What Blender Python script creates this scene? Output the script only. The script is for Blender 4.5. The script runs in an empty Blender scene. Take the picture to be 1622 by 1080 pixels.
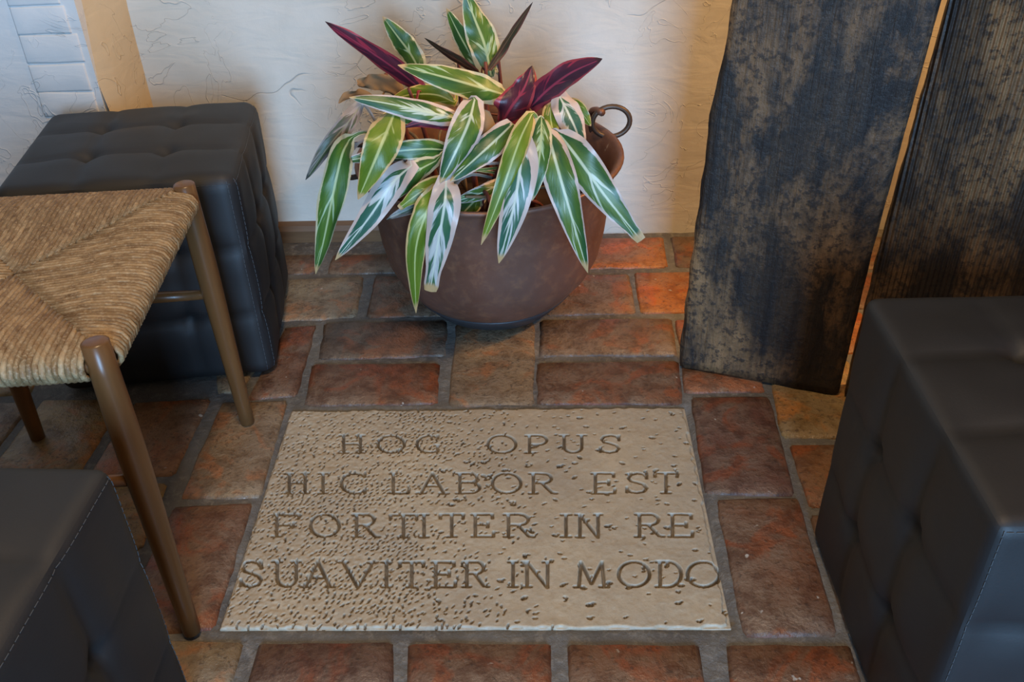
import bpy, math, random
import numpy as np
from mathutils import Vector, Matrix, noise
random.seed(4); rng = np.random.default_rng(7)
R = math.radians
scene = bpy.context.scene
COL = scene.collection

# ------------------------------------------------------------------ camera
FPX, PITCH, ROLL, YAW, CAMH = 1480.0, R(35.1), R(-1.8), R(2.0), 1.0226
def _axes():
    c, s = math.cos(PITCH), math.sin(PITCH)
    r = Vector((1, 0, 0)); f = Vector((0, c, -s)); u = Vector((0, s, c))
    cr, sr = math.cos(ROLL), math.sin(ROLL)
    r2 = cr * r + sr * u; u2 = -sr * r + cr * u
    Rz = Matrix.Rotation(YAW, 3, 'Z')
    return Rz @ r2, Rz @ f, Rz @ u2
CR, CF, CU = _axes()
CAM = Vector((0, 0, CAMH))
cam_data = bpy.data.cameras.new('camera'); cam = bpy.data.objects.new('camera', cam_data)
COL.objects.link(cam)
cam_data.sensor_width = 36.0; cam_data.lens = FPX / 1622.0 * 36.0; cam_data.clip_start = 0.02
M = Matrix.Identity(4)
for i in range(3):
    M[i][0] = CR[i]; M[i][1] = CU[i]; M[i][2] = -CF[i]; M[i][3] = CAM[i]
cam.matrix_world = M
scene.camera = cam

def ray(u, v):
    return CF + (u - 811) / FPX * CR - (v - 540) / FPX * CU
def atz(u, v, z=0.0):
    d = ray(u, v); return CAM + d * ((z - CAMH) / d.z)
def aty(u, v, y):
    d = ray(u, v); return CAM + d * (y / d.y)

# ------------------------------------------------------------------ light and exposure
world = bpy.data.worlds.new('world'); scene.world = world
world.use_nodes = True
world.node_tree.nodes['Background'].inputs[0].default_value = (0.9, 0.93, 1.0, 1)
world.node_tree.nodes['Background'].inputs[1].default_value = 0.3
def area(name, loc, target, sx, sy, power, col):
    l = bpy.data.lights.new(name, 'AREA'); l.shape = 'RECTANGLE'; l.size = sx; l.size_y = sy
    l.energy = power; l.color = col
    o = bpy.data.objects.new(name, l); COL.objects.link(o); o.location = loc
    d = (Vector(target) - Vector(loc)).normalized()
    o.rotation_euler = d.to_track_quat('-Z', 'Y').to_euler()
    return o
def point(name, loc, power, col, rad):
    l = bpy.data.lights.new(name, 'POINT'); l.energy = power; l.color = col; l.shadow_soft_size = rad
    o = bpy.data.objects.new(name, l); COL.objects.link(o); o.location = loc
# daylight through the glazed doorway behind the viewer
area('doorway_daylight', (0.35, -2.36, 1.05), (0.35, 1.8, 1.05), 0.95, 2.0, 240, (0.34, 0.62, 1.0))
# warm lamps of the room
area('ceiling_lamp', (-0.1, 0.5, 2.44), (-0.1, 0.5, 0), 0.4, 0.4, 36, (1.0, 0.70, 0.40))
point('wall_lamp', (1.32, 1.38, 1.35), 92, (1.0, 0.56, 0.20), 0.06)
vs = scene.view_settings
vs.view_transform = 'Standard'; vs.look = 'None'; vs.gamma = 1.0; vs.use_curve_mapping = False
vs.exposure = -0.36

# ------------------------------------------------------------------ helpers
def mesh_obj(name, verts, faces, mat=None, parent=None, smooth=False, uvs=None):
    me = bpy.data.meshes.new(name)
    me.from_pydata([tuple(v) for v in verts], [], [tuple(f) for f in faces])
    if uvs is not None:
        uv = me.uv_layers.new(name='UVMap')
        li = np.zeros(len(me.loops), dtype=np.int32); me.loops.foreach_get('vertex_index', li)
        uv.data.foreach_set('uv', np.asarray(uvs, dtype=np.float32)[li].ravel())
    if smooth: me.polygons.foreach_set('use_smooth', [True] * len(me.polygons))
    me.update()
    o = bpy.data.objects.new(name, me); COL.objects.link(o)
    if mat: me.materials.append(mat)
    if parent: o.parent = parent
    return o
def empty(name, loc=(0, 0, 0), rz=0):
    o = bpy.data.objects.new(name, None); COL.objects.link(o); o.location = loc; o.rotation_euler.z = rz
    o.empty_display_size = 0.05
    return o
def tag(o, label, cat, group=None):
    o['label'] = label; o['category'] = cat
    if group: o['group'] = group
def structure(o, label=None):
    o['kind'] = 'structure'
    if label: o['label'] = label
def tube(pts, rad, n=8, closed=False, caps=True):
    """verts, faces, uvs of a tube along pts; rad a number or list"""
    pts = [Vector(p) for p in pts]; m = len(pts)
    if not hasattr(rad, '__len__'): rad = [rad] * m
    vs_, fs, uv = [], [], []
    t0 = None; a = None; L = 0
    for i, p in enumerate(pts):
        if closed: t = (pts[(i + 1) % m] - pts[i - 1]).normalized()
        else: t = (pts[min(i + 1, m - 1)] - pts[max(i - 1, 0)]).normalized()
        if a is None:
            a = t.orthogonal().normalized()
        else:
            a = (a - t * a.dot(t)).normalized(); L += (p - pts[i - 1]).length
        b = t.cross(a)
        for k in range(n):
            q = 2 * math.pi * k / n
            vs_.append(p + (a * math.cos(q) + b * math.sin(q)) * rad[i]); uv.append((k / n, L))
    for i in range(m if closed else m - 1):
        for k in range(n):
            j = (i + 1) % m; k2 = (k + 1) % n
            fs.append((i * n + k, i * n + k2, j * n + k2, j * n + k))
    if caps and not closed:
        fs.append(tuple(range(n - 1, -1, -1))); fs.append(tuple((m - 1) * n + k for k in range(n)))
    return vs_, fs, uv
def merge(parts):
    V, F, U = [], [], []
    for v, f, u in parts:
        o = len(V); V += list(v); F += [tuple(i + o for i in q) for q in f]; U += list(u)
    return V, F, U
def catmull(P, n):
    P = [Vector(p) for p in P]; out = []
    Q = [P[0] * 2 - P[1]] + P + [P[-1] * 2 - P[-2]]
    seg = len(P) - 1
    for i in range(n + 1):
        t = i / n * seg; k = min(int(t), seg - 1); t -= k
        a, b, c, d = Q[k:k + 4]
        out.append(0.5 * ((2 * b) + (c - a) * t + (2 * a - 5 * b + 4 * c - d) * t * t + (3 * b - a - 3 * c + d) * t ** 3))
    return out
def box(x0, x1, y0, y1, z0, z1):
    v = [(x, y, z) for z in (z0, z1) for y in (y0, y1) for x in (x0, x1)]
    f = [(0, 2, 3, 1), (4, 5, 7, 6), (0, 1, 5, 4), (2, 6, 7, 3), (0, 4, 6, 2), (1, 3, 7, 5)]
    return v, f

# ------------------------------------------------------------------ materials
class NT:
    def __init__(s, name, rough=0.5, spec=0.5):
        s.m = bpy.data.materials.new(name); s.m.use_nodes = True
        s.t = s.m.node_tree; s.b = s.t.nodes['Principled BSDF']
        s.b.inputs['Roughness'].default_value = rough; s.b.inputs['Specular IOR Level'].default_value = spec
    def n(s, typ, **kw):
        o = s.t.nodes.new(typ)
        for k, v in kw.items():
            if k in o.inputs.keys(): s.set(o, k, v)
            else: setattr(o, k, v)
        return o
    def set(s, node, key, v):
        if isinstance(v, bpy.types.NodeSocket): s.t.links.new(v, node.inputs[key])
        else: node.inputs[key].default_value = v
    def link(s, a, b): s.t.links.new(a, b)
    def coord(s, kind='Object', scale=(1, 1, 1), rand=False):
        tc = s.n('ShaderNodeTexCoord'); mp = s.n('ShaderNodeMapping')
        s.link(tc.outputs[kind], mp.inputs[0]); mp.inputs['Scale'].default_value = scale
        if rand:
            oi = s.n('ShaderNodeObjectInfo'); mm = s.n('ShaderNodeMath', operation='MULTIPLY')
            s.link(oi.outputs['Random'], mm.inputs[0]); mm.inputs[1].default_value = 37.0
            cx = s.n('ShaderNodeCombineXYZ'); 
            for k in range(3): s.link(mm.outputs[0], cx.inputs[k])
            s.link(cx.outputs[0], mp.inputs['Location'])
        return mp.outputs[0]
    def noise(s, vec, scale, detail=4, rough=0.6, dist=0.0):
        o = s.n('ShaderNodeTexNoise'); s.link(vec, o.inputs['Vector'])
        o.inputs['Scale'].default_value = scale; o.inputs['Detail'].default_value = detail
        o.inputs['Roughness'].default_value = rough; o.inputs['Distortion'].default_value = dist
        return o.outputs['Fac']
    def ramp(s, fac, stops, interp='LINEAR'):
        o = s.n('ShaderNodeValToRGB'); s.link(fac, o.inputs[0]); r = o.color_ramp; r.interpolation = interp
        while len(r.elements) < len(stops): r.elements.new(0.5)
        for e, (p, c) in zip(r.elements, stops):
            e.position = p; e.color = (c, c, c, 1) if not hasattr(c, '__len__') else (*c[:3], 1)
        return o.outputs['Color']
    def mix(s, fac, a, b, mode='MIX'):
        o = s.n('ShaderNodeMix', data_type='RGBA', blend_type=mode)
        for sock, v in ((o.inputs[0], fac), (o.inputs[6], a), (o.inputs[7], b)):
            if isinstance(v, bpy.types.NodeSocket): s.link(v, sock)
            else: sock.default_value = v if not hasattr(v, '__len__') else (*v[:3], 1)
        return o.outputs[2]
    def math(s, op, a, b=0.0, clamp=False):
        o = s.n('ShaderNodeMath', operation=op, use_clamp=clamp)
        for k, v in enumerate((a, b)):
            if isinstance(v, bpy.types.NodeSocket): s.link(v, o.inputs[k])
            else: o.inputs[k].default_value = v
        return o.outputs[0]
    def color(s, c):
        if isinstance(c, bpy.types.NodeSocket): s.link(c, s.b.inputs['Base Color'])
        else: s.b.inputs['Base Color'].default_value = (*c, 1)
    def rough(s, v): s.link(v, s.b.inputs['Roughness'])
    def bump(s, h, strength=0.3, dist=0.01):
        o = s.n('ShaderNodeBump'); o.inputs['Strength'].default_value = strength; o.inputs['Distance'].default_value = dist
        s.link(h, o.inputs['Height']); s.link(o.outputs[0], s.b.inputs['Normal'])

def mat_plaster(name, base, dark, tan=None):
    k = NT(name, 0.8, 0.25); v = k.coord()
    n1 = k.noise(v, 2.2, 5, 0.6); n2 = k.noise(v, 14, 6, 0.65)
    c = k.mix(k.ramp(n1, [(0.35, 0), (0.7, 1)]), base, dark)
    c = k.mix(k.math('MULTIPLY', k.ramp(n2, [(0.5, 0), (0.75, 1)]), 0.25), c, dark)
    vo = k.n('ShaderNodeTexVoronoi', feature='DISTANCE_TO_EDGE'); 
    dv = k.n('ShaderNodeVectorMath', operation='ADD'); k.link(v, dv.inputs[0])
    nn = k.n('ShaderNodeTexNoise'); nn.inputs['Scale'].default_value = 6; k.link(v, nn.inputs['Vector'])
    sc = k.n('ShaderNodeVectorMath', operation='SCALE'); k.link(nn.outputs['Color'], sc.inputs[0]); sc.inputs['Scale'].default_value = 0.22
    k.link(sc.outputs[0], dv.inputs[1]); k.link(dv.outputs[0], vo.inputs['Vector']); vo.inputs['Scale'].default_value = 2.3
    crack = k.ramp(vo.outputs['Distance'], [(0.0, 1), (0.004, 0)])
    brk = k.ramp(k.noise(v, 3.1, 2), [(0.57, 0), (0.62, 1)])
    crack = k.math('MULTIPLY', crack, brk)
    c = k.mix(k.math('MULTIPLY', crack, 0.35), c, (0.16, 0.13, 0.10))
    k.color(c)
    # trowel strokes
    vt = k.coord('Object', (9, 9, 26)); st = k.noise(vt, 1.0, 3, 0.5, 1.2)
    ridge = k.ramp(k.noise(v, 8.0, 3, 0.5, 1.6), [(0.0, 0), (0.495, 0.0), (0.5, 1), (0.505, 0), (1, 0)])
    h = k.math('ADD', k.math('MULTIPLY', st, 0.5), k.math('MULTIPLY', n2, 0.35))
    h = k.math('ADD', h, k.math('MULTIPLY', ridge, k.math('MULTIPLY', k.ramp(n1, [(0.42, 0), (0.55, 1)]), 0.5)))
    h = k.math('SUBTRACT', h, k.math('MULTIPLY', crack, 0.5))
    k.bump(h, 0.5, 0.008)
    return k.m
M_WALL = mat_plaster('plaster_offwhite', (0.63, 0.60, 0.53), (0.50, 0.46, 0.38))
M_WALLB = mat_plaster('plaster_white_jog', (0.62, 0.63, 0.62), (0.52, 0.52, 0.50))
M_TAN = mat_plaster('plaster_tan_return', (0.56, 0.45, 0.29), (0.45, 0.35, 0.22))
M_CEIL = mat_plaster('dark_stained_ceiling', (0.10, 0.07, 0.05), (0.07, 0.05, 0.035))
M_SIDE = mat_plaster('plaster_ochre', (0.34, 0.26, 0.17), (0.28, 0.21, 0.13))

def mat_brick():
    k = NT('fired_clay_paver', 0.42, 0.5); v = k.coord('Object', (1, 1, 1), True)
    oi = k.n('ShaderNodeObjectInfo'); base = oi.outputs['Color']
    n1 = k.noise(v, 7, 5, 0.65, 0.4); n2 = k.noise(v, 34, 6, 0.7); n3 = k.noise(v, 12, 4, 0.55, 0.8); n4 = k.noise(v, 150, 3, 0.6)
    dark = k.mix(1.0, base, (0.42, 0.36, 0.34), 'MULTIPLY')
    warm = k.mix(0.35, k.mix(1.0, base, (1.35, 0.88, 0.62), 'MULTIPLY'), (0.27, 0.066, 0.018))
    dust = k.mix(0.65, base, (0.185, 0.135, 0.095))
    c = k.mix(k.ramp(n1, [(0.33, 0), (0.56, 1)]), base, dust)
    c = k.mix(k.math('MULTIPLY', k.ramp(n3, [(0.52, 0), (0.61, 1)]), 0.75), c, warm)
    c = k.mix(k.math('MULTIPLY', k.ramp(n2, [(0.46, 0), (0.62, 1)]), 0.72), c, dark)
    c = k.mix(k.math('MULTIPLY', k.ramp(n4, [(0.56, 0), (0.68, 1)]), 0.6), c, (0.04, 0.026, 0.02))
    c = k.mix(k.ramp(k.noise(v, 60, 2, 0.5), [(0.74, 0), (0.78, 1)]), c, (0.42, 0.38, 0.33))
    k.color(c)
    k.rough(k.ramp(n2, [(0.3, 0.26), (0.7, 0.55)]))
    h = k.math('ADD', k.math('MULTIPLY', n2, 0.7), k.math('MULTIPLY', n1, 0.9))
    h = k.math('ADD', h, k.math('MULTIPLY', n4, 0.25))
    k.bump(h, 0.75, 0.007)
    return k.m
M_BRICK = mat_brick()
def mat_mortar():
    k = NT('grey_mortar', 0.62, 0.45); v = k.coord()
    n1 = k.noise(v, 9, 5); n2 = k.noise(v, 70, 5, 0.7)
    c = k.mix(k.ramp(n1, [(0.35, 0), (0.65, 1)]), (0.085, 0.08, 0.078), (0.15, 0.14, 0.125))
    c = k.mix(k.ramp(n2, [(0.5, 0), (0.7, 1)]), c, (0.21, 0.195, 0.175))
    k.color(c); k.bump(k.math('ADD', n2, n1), 0.6, 0.006)
    return k.m
M_MORTAR = mat_mortar()
def mat_stone():
    k = NT('beige_limestone', 0.5, 0.45); v = k.coord()
    n1 = k.noise(v, 5, 5, 0.6); n2 = k.noise(v, 60, 5, 0.7); n3 = k.noise(v, 260, 3, 0.6)
    c = k.mix(k.ramp(n1, [(0.35, 0), (0.68, 1)]), (0.47, 0.385, 0.27), (0.36, 0.30, 0.225))
    c = k.mix(k.math('MULTIPLY', k.ramp(n2, [(0.45, 0), (0.75, 1)]), 0.5), c, (0.28, 0.225, 0.16))
    c = k.mix(k.math('MULTIPLY', k.ramp(n3, [(0.60, 0), (0.72, 1)]), 0.4), c, (0.20, 0.16, 0.11))
    sx = k.n('ShaderNodeSeparateXYZ'); tc = k.n('ShaderNodeTexCoord'); k.link(tc.outputs['Object'], sx.inputs[0])
    left = k.ramp(k.math('ADD', sx.outputs[0], k.math('MULTIPLY', n1, 0.3)), [(0.0, 1), (0.20, 0)])
    c = k.mix(k.math('MULTIPLY', left, 0.5), c, (0.36, 0.325, 0.275))
    ga = k.n('ShaderNodeAttribute', attribute_name='groove_shade')            # recess shade painted into the inscription, punch marks and pits
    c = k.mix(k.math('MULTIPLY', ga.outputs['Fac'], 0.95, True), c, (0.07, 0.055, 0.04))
    k.color(c); k.bump(k.math('ADD', n2, k.math('MULTIPLY', n3, 0.5)), 0.25, 0.003)
    k.rough(k.ramp(n2, [(0.3, 0.38), (0.7, 0.62)]))
    return k.m
M_STONE = mat_stone()
def mat_timber(name, ribs):
    k = NT(name, 0.5, 0.35); v = k.coord('Object', (1, 1, 1), True)
    vg = k.coord('Object', (1, 1, 0.045), True)
    g = k.noise(vg, 120, 5, 0.65, 0.2); g2 = k.noise(vg, 28, 4, 0.6, 0.5)
    n1 = k.noise(k.coord('Object', (1, 1, 0.45), True), 7.5, 6, 0.7, 0.4); n2 = k.noise(v, 90, 5, 0.7)
    c = k.mix(k.ramp(g2, [(0.34, 0), (0.68, 1)]), (0.014, 0.012, 0.012), (0.055, 0.036, 0.022))
    c = k.mix(k.math('MULTIPLY', k.ramp(n1, [(0.47, 0), (0.66, 1)]), 0.95), c, (0.25, 0.138, 0.062))
    c = k.mix(k.math('MULTIPLY', k.ramp(g, [(0.48, 0), (0.68, 1)]), 0.45), c, (0.012, 0.010, 0.009))
    c = k.mix(k.math('MULTIPLY', k.ramp(n2, [(0.50, 0), (0.60, 1)]), 0.75), c, (0.014, 0.012, 0.012))
    k.color(c)
    k.rough(k.ramp(n2, [(0.3, 0.36), (0.7, 0.62)]))
    h = k.math('ADD', k.math('MULTIPLY', g, 0.9), k.math('MULTIPLY', n2, 0.55))
    if ribs:
        w = k.n('ShaderNodeTexWave', wave_type='BANDS', bands_direction='X', wave_profile='SIN')
        k.link(k.coord('Object', (1, 1, 0.03)), w.inputs['Vector'])
        w.inputs['Scale'].default_value = 42; w.inputs['Distortion'].default_value = 5; w.inputs['Detail'].default_value = 2
        w.inputs['Detail Scale'].default_value = 0.5
        h = k.math('ADD', h, k.math('MULTIPLY', w.outputs['Fac'], 0.9))
    k.bump(h, 0.75, 0.006)
    return k.m
M_TIMB = mat_timber('charred_timber', False); M_TIMB2 = mat_timber('ribbed_charred_timber', True)
def mat_leather():
    k = NT('black_leatherette', 0.42, 0.65); v = k.coord()
    n = k.noise(v, 420, 2, 0.5); n2 = k.noise(v, 6, 3)
    k.color(k.mix(n2, (0.006, 0.0062, 0.0074), (0.009, 0.0092, 0.0105)))
    k.rough(k.ramp(n2, [(0.3, 0.56), (0.7, 0.66)]))
    k.bump(n, 0.12, 0.001)
    return k.m
M_LEATHER = mat_leather()
def mat_plain(name, col, rough=0.6, spec=0.4, metal=0.0):
    k = NT(name, rough, spec); v = k.coord(); n = k.noise(v, 40, 4)
    k.color(k.mix(n, col, tuple(x * 0.72 for x in col))); k.b.inputs['Metallic'].default_value = metal
    return k.m
M_THREAD = mat_plain('pale_thread', (0.085, 0.09, 0.095), 0.7)
def mat_legwood():
    k = NT('oiled_brown_wood', 0.30, 0.45); v = k.coord('Object', (1, 1, 0.06))
    g = k.noise(v, 90, 4, 0.6); n = k.noise(k.coord(), 9, 3)
    c = k.mix(g, (0.095, 0.040, 0.013), (0.19, 0.085, 0.028)); k.color(k.mix(k.math('MULTIPLY', n, 0.5), c, (0.07, 0.033, 0.014)))
    k.bump(g, 0.08, 0.002); return k.m
M_LEG = mat_legwood()
def mat_skirt():
    k = NT('dark_skirting_wood', 0.45, 0.4); v = k.coord('Object', (0.08, 1, 1)); g = k.noise(v, 60, 4, 0.6)
    k.color(k.mix(g, (0.10, 0.052, 0.026), (0.22, 0.125, 0.06))); k.bump(g, 0.2, 0.003); return k.m
M_SKIRT = mat_skirt()
def mat_rush():
    k = NT('twisted_rush_cord', 0.55, 0.35)
    tc = k.n('ShaderNodeUVMap'); sp = k.n('ShaderNodeSeparateXYZ'); k.link(tc.outputs[0], sp.inputs[0])
    tw = k.math('ADD', k.math('MULTIPLY', sp.outputs[1], 46.0), k.math('MULTIPLY', sp.outputs[0], 1.0))
    saw = k.math('ABSOLUTE', k.math('SUBTRACT', k.math('FRACT', tw), 0.5))
    oi = k.n('ShaderNodeObjectInfo')
    v = k.coord('Object', (1, 1, 1), True); n = k.noise(v, 45, 4, 0.6); n2 = k.noise(v, 300, 3)
    c = k.mix(oi.outputs['Random'], (0.23, 0.14, 0.062), (0.40, 0.27, 0.14))
    c = k.mix(k.ramp(n, [(0.4, 0), (0.7, 1)]), c, (0.15, 0.082, 0.033))
    c = k.mix(k.math('MULTIPLY', k.ramp(n2, [(0.5, 0), (0.7, 1)]), 0.4), c, (0.58, 0.45, 0.28))
    k.color(c)
    k.bump(k.math('ADD', saw, k.math('MULTIPLY', n2, 0.3)), 0.7, 0.003)
    return k.m
M_RUSH = mat_rush()
def mat_copper():
    k = NT('aged_copper', 0.46, 0.5); v = k.coord()
    n1 = k.noise(v, 6, 5, 0.6, 0.3); n2 = k.noise(v, 45, 5, 0.7)
    c = k.mix(k.ramp(n1, [(0.35, 0), (0.65, 1)]), (0.165, 0.070, 0.042), (0.20, 0.108, 0.080))
    c = k.mix(k.math('MULTIPLY', k.ramp(n2, [(0.5, 0), (0.72, 1)]), 0.5), c, (0.36, 0.17, 0.08))
    c = k.mix(k.ramp(k.noise(v, 30, 3), [(0.72, 0), (0.78, 1)]), c, (0.40, 0.30, 0.22))
    k.color(c); k.b.inputs['Metallic'].default_value = 0.45
    k.rough(k.ramp(n2, [(0.3, 0.38), (0.7, 0.6)])); k.bump(k.math('ADD', n1, k.math('MULTIPLY', n2, 0.3)), 0.18, 0.006)
    return k.m
M_COPPER = mat_copper()
M_COPPER_DARK = mat_plain('blackened_copper_foot', (0.05, 0.05, 0.055), 0.45, 0.5, 0.3)
M_IRON = mat_plain('brown_patinated_ring', (0.10, 0.065, 0.045), 0.42, 0.5, 0.5)
M_SOIL = mat_plain('dry_brown_soil', (0.05, 0.028, 0.018), 0.95, 0.1)
M_DRY = mat_plain('dried_leaf', (0.26, 0.17, 0.09), 0.8, 0.2)
M_STEM = mat_plain('reddish_stem', (0.20, 0.055, 0.04), 0.5, 0.4)

def mat_leaf(name, green, green2, pale, pale_amt, margin, margin_w, rib, tip=(0.45, 0.30, 0.14)):
    k = NT(name, 0.36, 0.45)
    uv = k.n('ShaderNodeUVMap'); sp = k.n('ShaderNodeSeparateXYZ'); k.link(uv.outputs[0], sp.inputs[0])
    u, vv = sp.outputs[0], sp.outputs[1]
    a = k.math('MULTIPLY', k.math('ABSOLUTE', k.math('SUBTRACT', u, 0.5)), 2.0)
    oi = k.n('ShaderNodeObjectInfo'); rnd = k.math('MULTIPLY', oi.outputs['Random'], 29.0)
    cv = k.n('ShaderNodeCombineXYZ')                                   # veins slant towards the tip
    k.link(k.math('ADD', k.math('MULTIPLY', k.math('SUBTRACT', vv, k.math('MULTIPLY', a, 0.30)), 9.0), rnd), cv.inputs[0])
    k.link(k.math('MULTIPLY', u, 1.3), cv.inputs[1]); k.link(rnd, cv.inputs[2])
    st = k.noise(cv.outputs[0], 1.0, 3, 0.55)
    cw = k.n('ShaderNodeCombineXYZ'); k.link(k.math('MULTIPLY', vv, 2.2), cw.inputs[0]); k.link(k.math('MULTIPLY', u, 2.0), cw.inputs[1]); k.link(rnd, cw.inputs[2])
    big = k.noise(cw.outputs[0], 1.0, 2, 0.5)
    g = k.mix(k.ramp(big, [(0.38, 0), (0.62, 1)]), green, green2)
    sel = k.math('ADD', k.math('MULTIPLY', st, 0.75), k.math('MULTIPLY', big, 0.35))
    lo = 0.74 - pale_amt * 0.30
    c = k.mix(k.ramp(sel, [(lo, 0), (lo + 0.05, 1)]), g, pale)
    fine = k.noise(cv.outputs[0], 6.0, 2, 0.5); c = k.mix(k.math('MULTIPLY', k.ramp(fine, [(0.5, 0), (0.7, 1)]), 0.25), c, tuple(x * 0.5 for x in green))
    edge = k.math('ADD', a, k.math('MULTIPLY', k.math('SUBTRACT', st, 0.5), 0.35))
    edge = k.math('ADD', edge, k.math('MULTIPLY', k.math('POWER', k.math('SUBTRACT', 1.0, vv, True), 5.0), margin_w * 3.0))
    c = k.mix(k.ramp(edge, [(1.0 - margin_w, 0), (min(0.999, 1.03 - margin_w), 1)]), c, margin)
    c = k.mix(k.ramp(a, [(0.05, 0.85), (0.11, 0)]), c, rib)
    c = k.mix(k.ramp(k.math('ADD', vv, k.math('MULTIPLY', k.math('SUBTRACT', big, 0.5), 0.06)), [(0.93, 0), (0.96, 1)]), c, tip)
    k.color(c)
    k.bump(k.math('ADD', st, k.math('MULTIPLY', fine, 0.4)), 0.15, 0.003)
    k.b.inputs['Subsurface Weight'].default_value = 0.0
    return k.m
CREAM = (0.46, 0.42, 0.26); PINKW = (0.50, 0.40, 0.35); WHITE = (0.47, 0.50, 0.48)
LM = {
 'green': mat_leaf('leaf_deep_green', (0.022, 0.080, 0.018), (0.065, 0.145, 0.018), (0.34, 0.46, 0.27), 0.30, CREAM, 0.14, (0.40, 0.48, 0.24)),
 'var': mat_leaf('leaf_variegated', (0.018, 0.080, 0.028), (0.085, 0.155, 0.018), (0.47, 0.53, 0.40), 0.36, PINKW, 0.18, (0.52, 0.58, 0.40)),
 'pale': mat_leaf('leaf_mostly_white', (0.025, 0.10, 0.065), (0.03, 0.11, 0.04), WHITE, 0.62, PINKW, 0.32, (0.55, 0.60, 0.50)),
 'lime': mat_leaf('leaf_yellow_green', (0.085, 0.155, 0.012), (0.16, 0.22, 0.018), (0.36, 0.42, 0.14), 0.22, (0.50, 0.36, 0.16), 0.13, (0.45, 0.50, 0.20)),
 'purple': mat_leaf('leaf_purple_underside', (0.055, 0.014, 0.026), (0.10, 0.016, 0.032), (0.34, 0.026, 0.05), 0.42, (0.32, 0.035, 0.045), 0.2, (0.36, 0.04, 0.07), (0.06, 0.02, 0.02)),
 'dark': mat_leaf('leaf_dark_sliver', (0.030, 0.030, 0.016), (0.06, 0.026, 0.020), (0.14, 0.05, 0.03), 0.2, (0.12, 0.04, 0.03), 0.15, (0.15, 0.09, 0.05), (0.04, 0.02, 0.02)),
 'grey': mat_leaf('leaf_grey_green', (0.045, 0.075, 0.030), (0.12, 0.10, 0.085), (0.27, 0.235, 0.215), 0.6, (0.22, 0.19, 0.17), 0.2, (0.22, 0.22, 0.15), (0.03, 0.03, 0.02)),
 'dry': M_DRY,
}

# ------------------------------------------------------------------ the room
YW = 1.88; XJ = -0.805; YJ = 1.725; XL, XR, YF, ZC = -1.9, 2.1, -2.4, 2.5
def wall_grid(name, x0, x1, y, z0, z1, mat, step=0.03, amp=0.004):
    nx = max(2, int((x1 - x0) / step)); nz = max(2, int((z1 - z0) / step)); V = []; F = []
    for j in range(nz + 1):
        for i in range(nx + 1):
            x = x0 + (x1 - x0) * i / nx; z = z0 + (z1 - z0) * j / nz
            d = noise.noise(Vector((x * 5, z * 5, y))) + 0.5 * noise.noise(Vector((x * 14, z * 14, y + 9)))
            V.append((x, y + amp * d, z))
    for j in range(nz):
        for i in range(nx):
            a = j * (nx + 1) + i; F.append((a, a + 1, a + nx + 2, a + nx + 1))
    return mesh_obj(name, V, F, mat, smooth=True)
wb = wall_grid('wall_back', XJ - 0.02, XR, YW, -0.02, ZC, M_WALL); structure(wb, 'off-white trowelled plaster wall behind the potted plant')
# jog of the wall at the left: plaster face, white-painted brick quoins, tan return
jog = wall_grid('wall_jog', XL, -0.955, YJ, -0.02, ZC, M_WALLB, amp=0.002); structure(jog, 'white painted wall standing forward at far left')
V, F = box(-0.96, XJ - 0.03, YJ + 0.0015, YW - 0.01, -0.02, ZC); mesh_obj('brick_core', V, F, M_WALLB, jog)
V = []; F = []; nz = 90
for j in range(nz + 1):                                               # tan plastered return facing right
    z = -0.02 + (ZC + 0.02) * j / nz
    for i in range(7):
        t = i / 6; w = 0.006 * noise.noise(Vector((z * 6, t * 3, 2.0)))
        flare = -0.028 * (1 - t) * min(1, max(0, (z - 0.25) / 0.3))
        V.append((XJ + w + flare - 0.012 * (1 - t) ** 3, YJ + 0.004 + (YW + 0.006 - YJ) * t, z))
for j in range(nz):
    for i in range(6):
        a = j * 7 + i; F.append((a, a + 1, a + 8, a + 7))
ret = mesh_obj('wall_return', V, F, M_TAN, smooth=True); structure(ret, 'narrow tan plastered return of the wall jog')
zb = -0.015; bi = 0
while zb < 1.6:                                                       # painted bricks, one to a course
    h = 0.050 + 0.006 * random.random(); x1 = XJ - 0.024 - 0.012 * random.random() - 0.022 * min(1, max(0, (zb - 0.25) / 0.3))
    v, f, u = [], [], []
    n, m = 6, 3
    for j in range(m + 1):
        for i in range(n + 1):
            ti = (0, .03, .2, .5, .8, .97, 1)[i]; tj = (0, .07, .93, 1)[j]; x = -0.957 + (x1 + 0.957) * ti; z = zb + 0.0012 + (h - 0.0024) * tj
            e = min(i, n - i, j, m - j)
            v.append((x, YJ - (0.0016 if e > 0 else 0.0003) - 0.002 * noise.noise(Vector((x * 30, z * 30, bi))), z + 0.003 * noise.noise(Vector((x * 9, bi, 1)))))
    for j in range(m):
        for i in range(n):
            a = j * (n + 1) + i; f.append((a, a + 1, a + n + 2, a + n + 1))
    b0 = len(v); ring = [i for i in range(n + 1)] + [j * (n + 1) + n for j in range(1, m + 1)] + [m * (n + 1) + i for i in range(n - 1, -1, -1)] + [j * (n + 1) for j in range(m - 1, 0, -1)]
    for r_ in ring: v.append((v[r_][0], YJ + 0.014, v[r_][2]))
    for q in range(len(ring)):
        q2 = (q + 1) % len(ring); f.append((ring[q], b0 + q, b0 + q2, ring[q2]))
    mesh_obj('brick', v, f, M_WALLB, jog, smooth=True); zb += h; bi += 1
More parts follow.
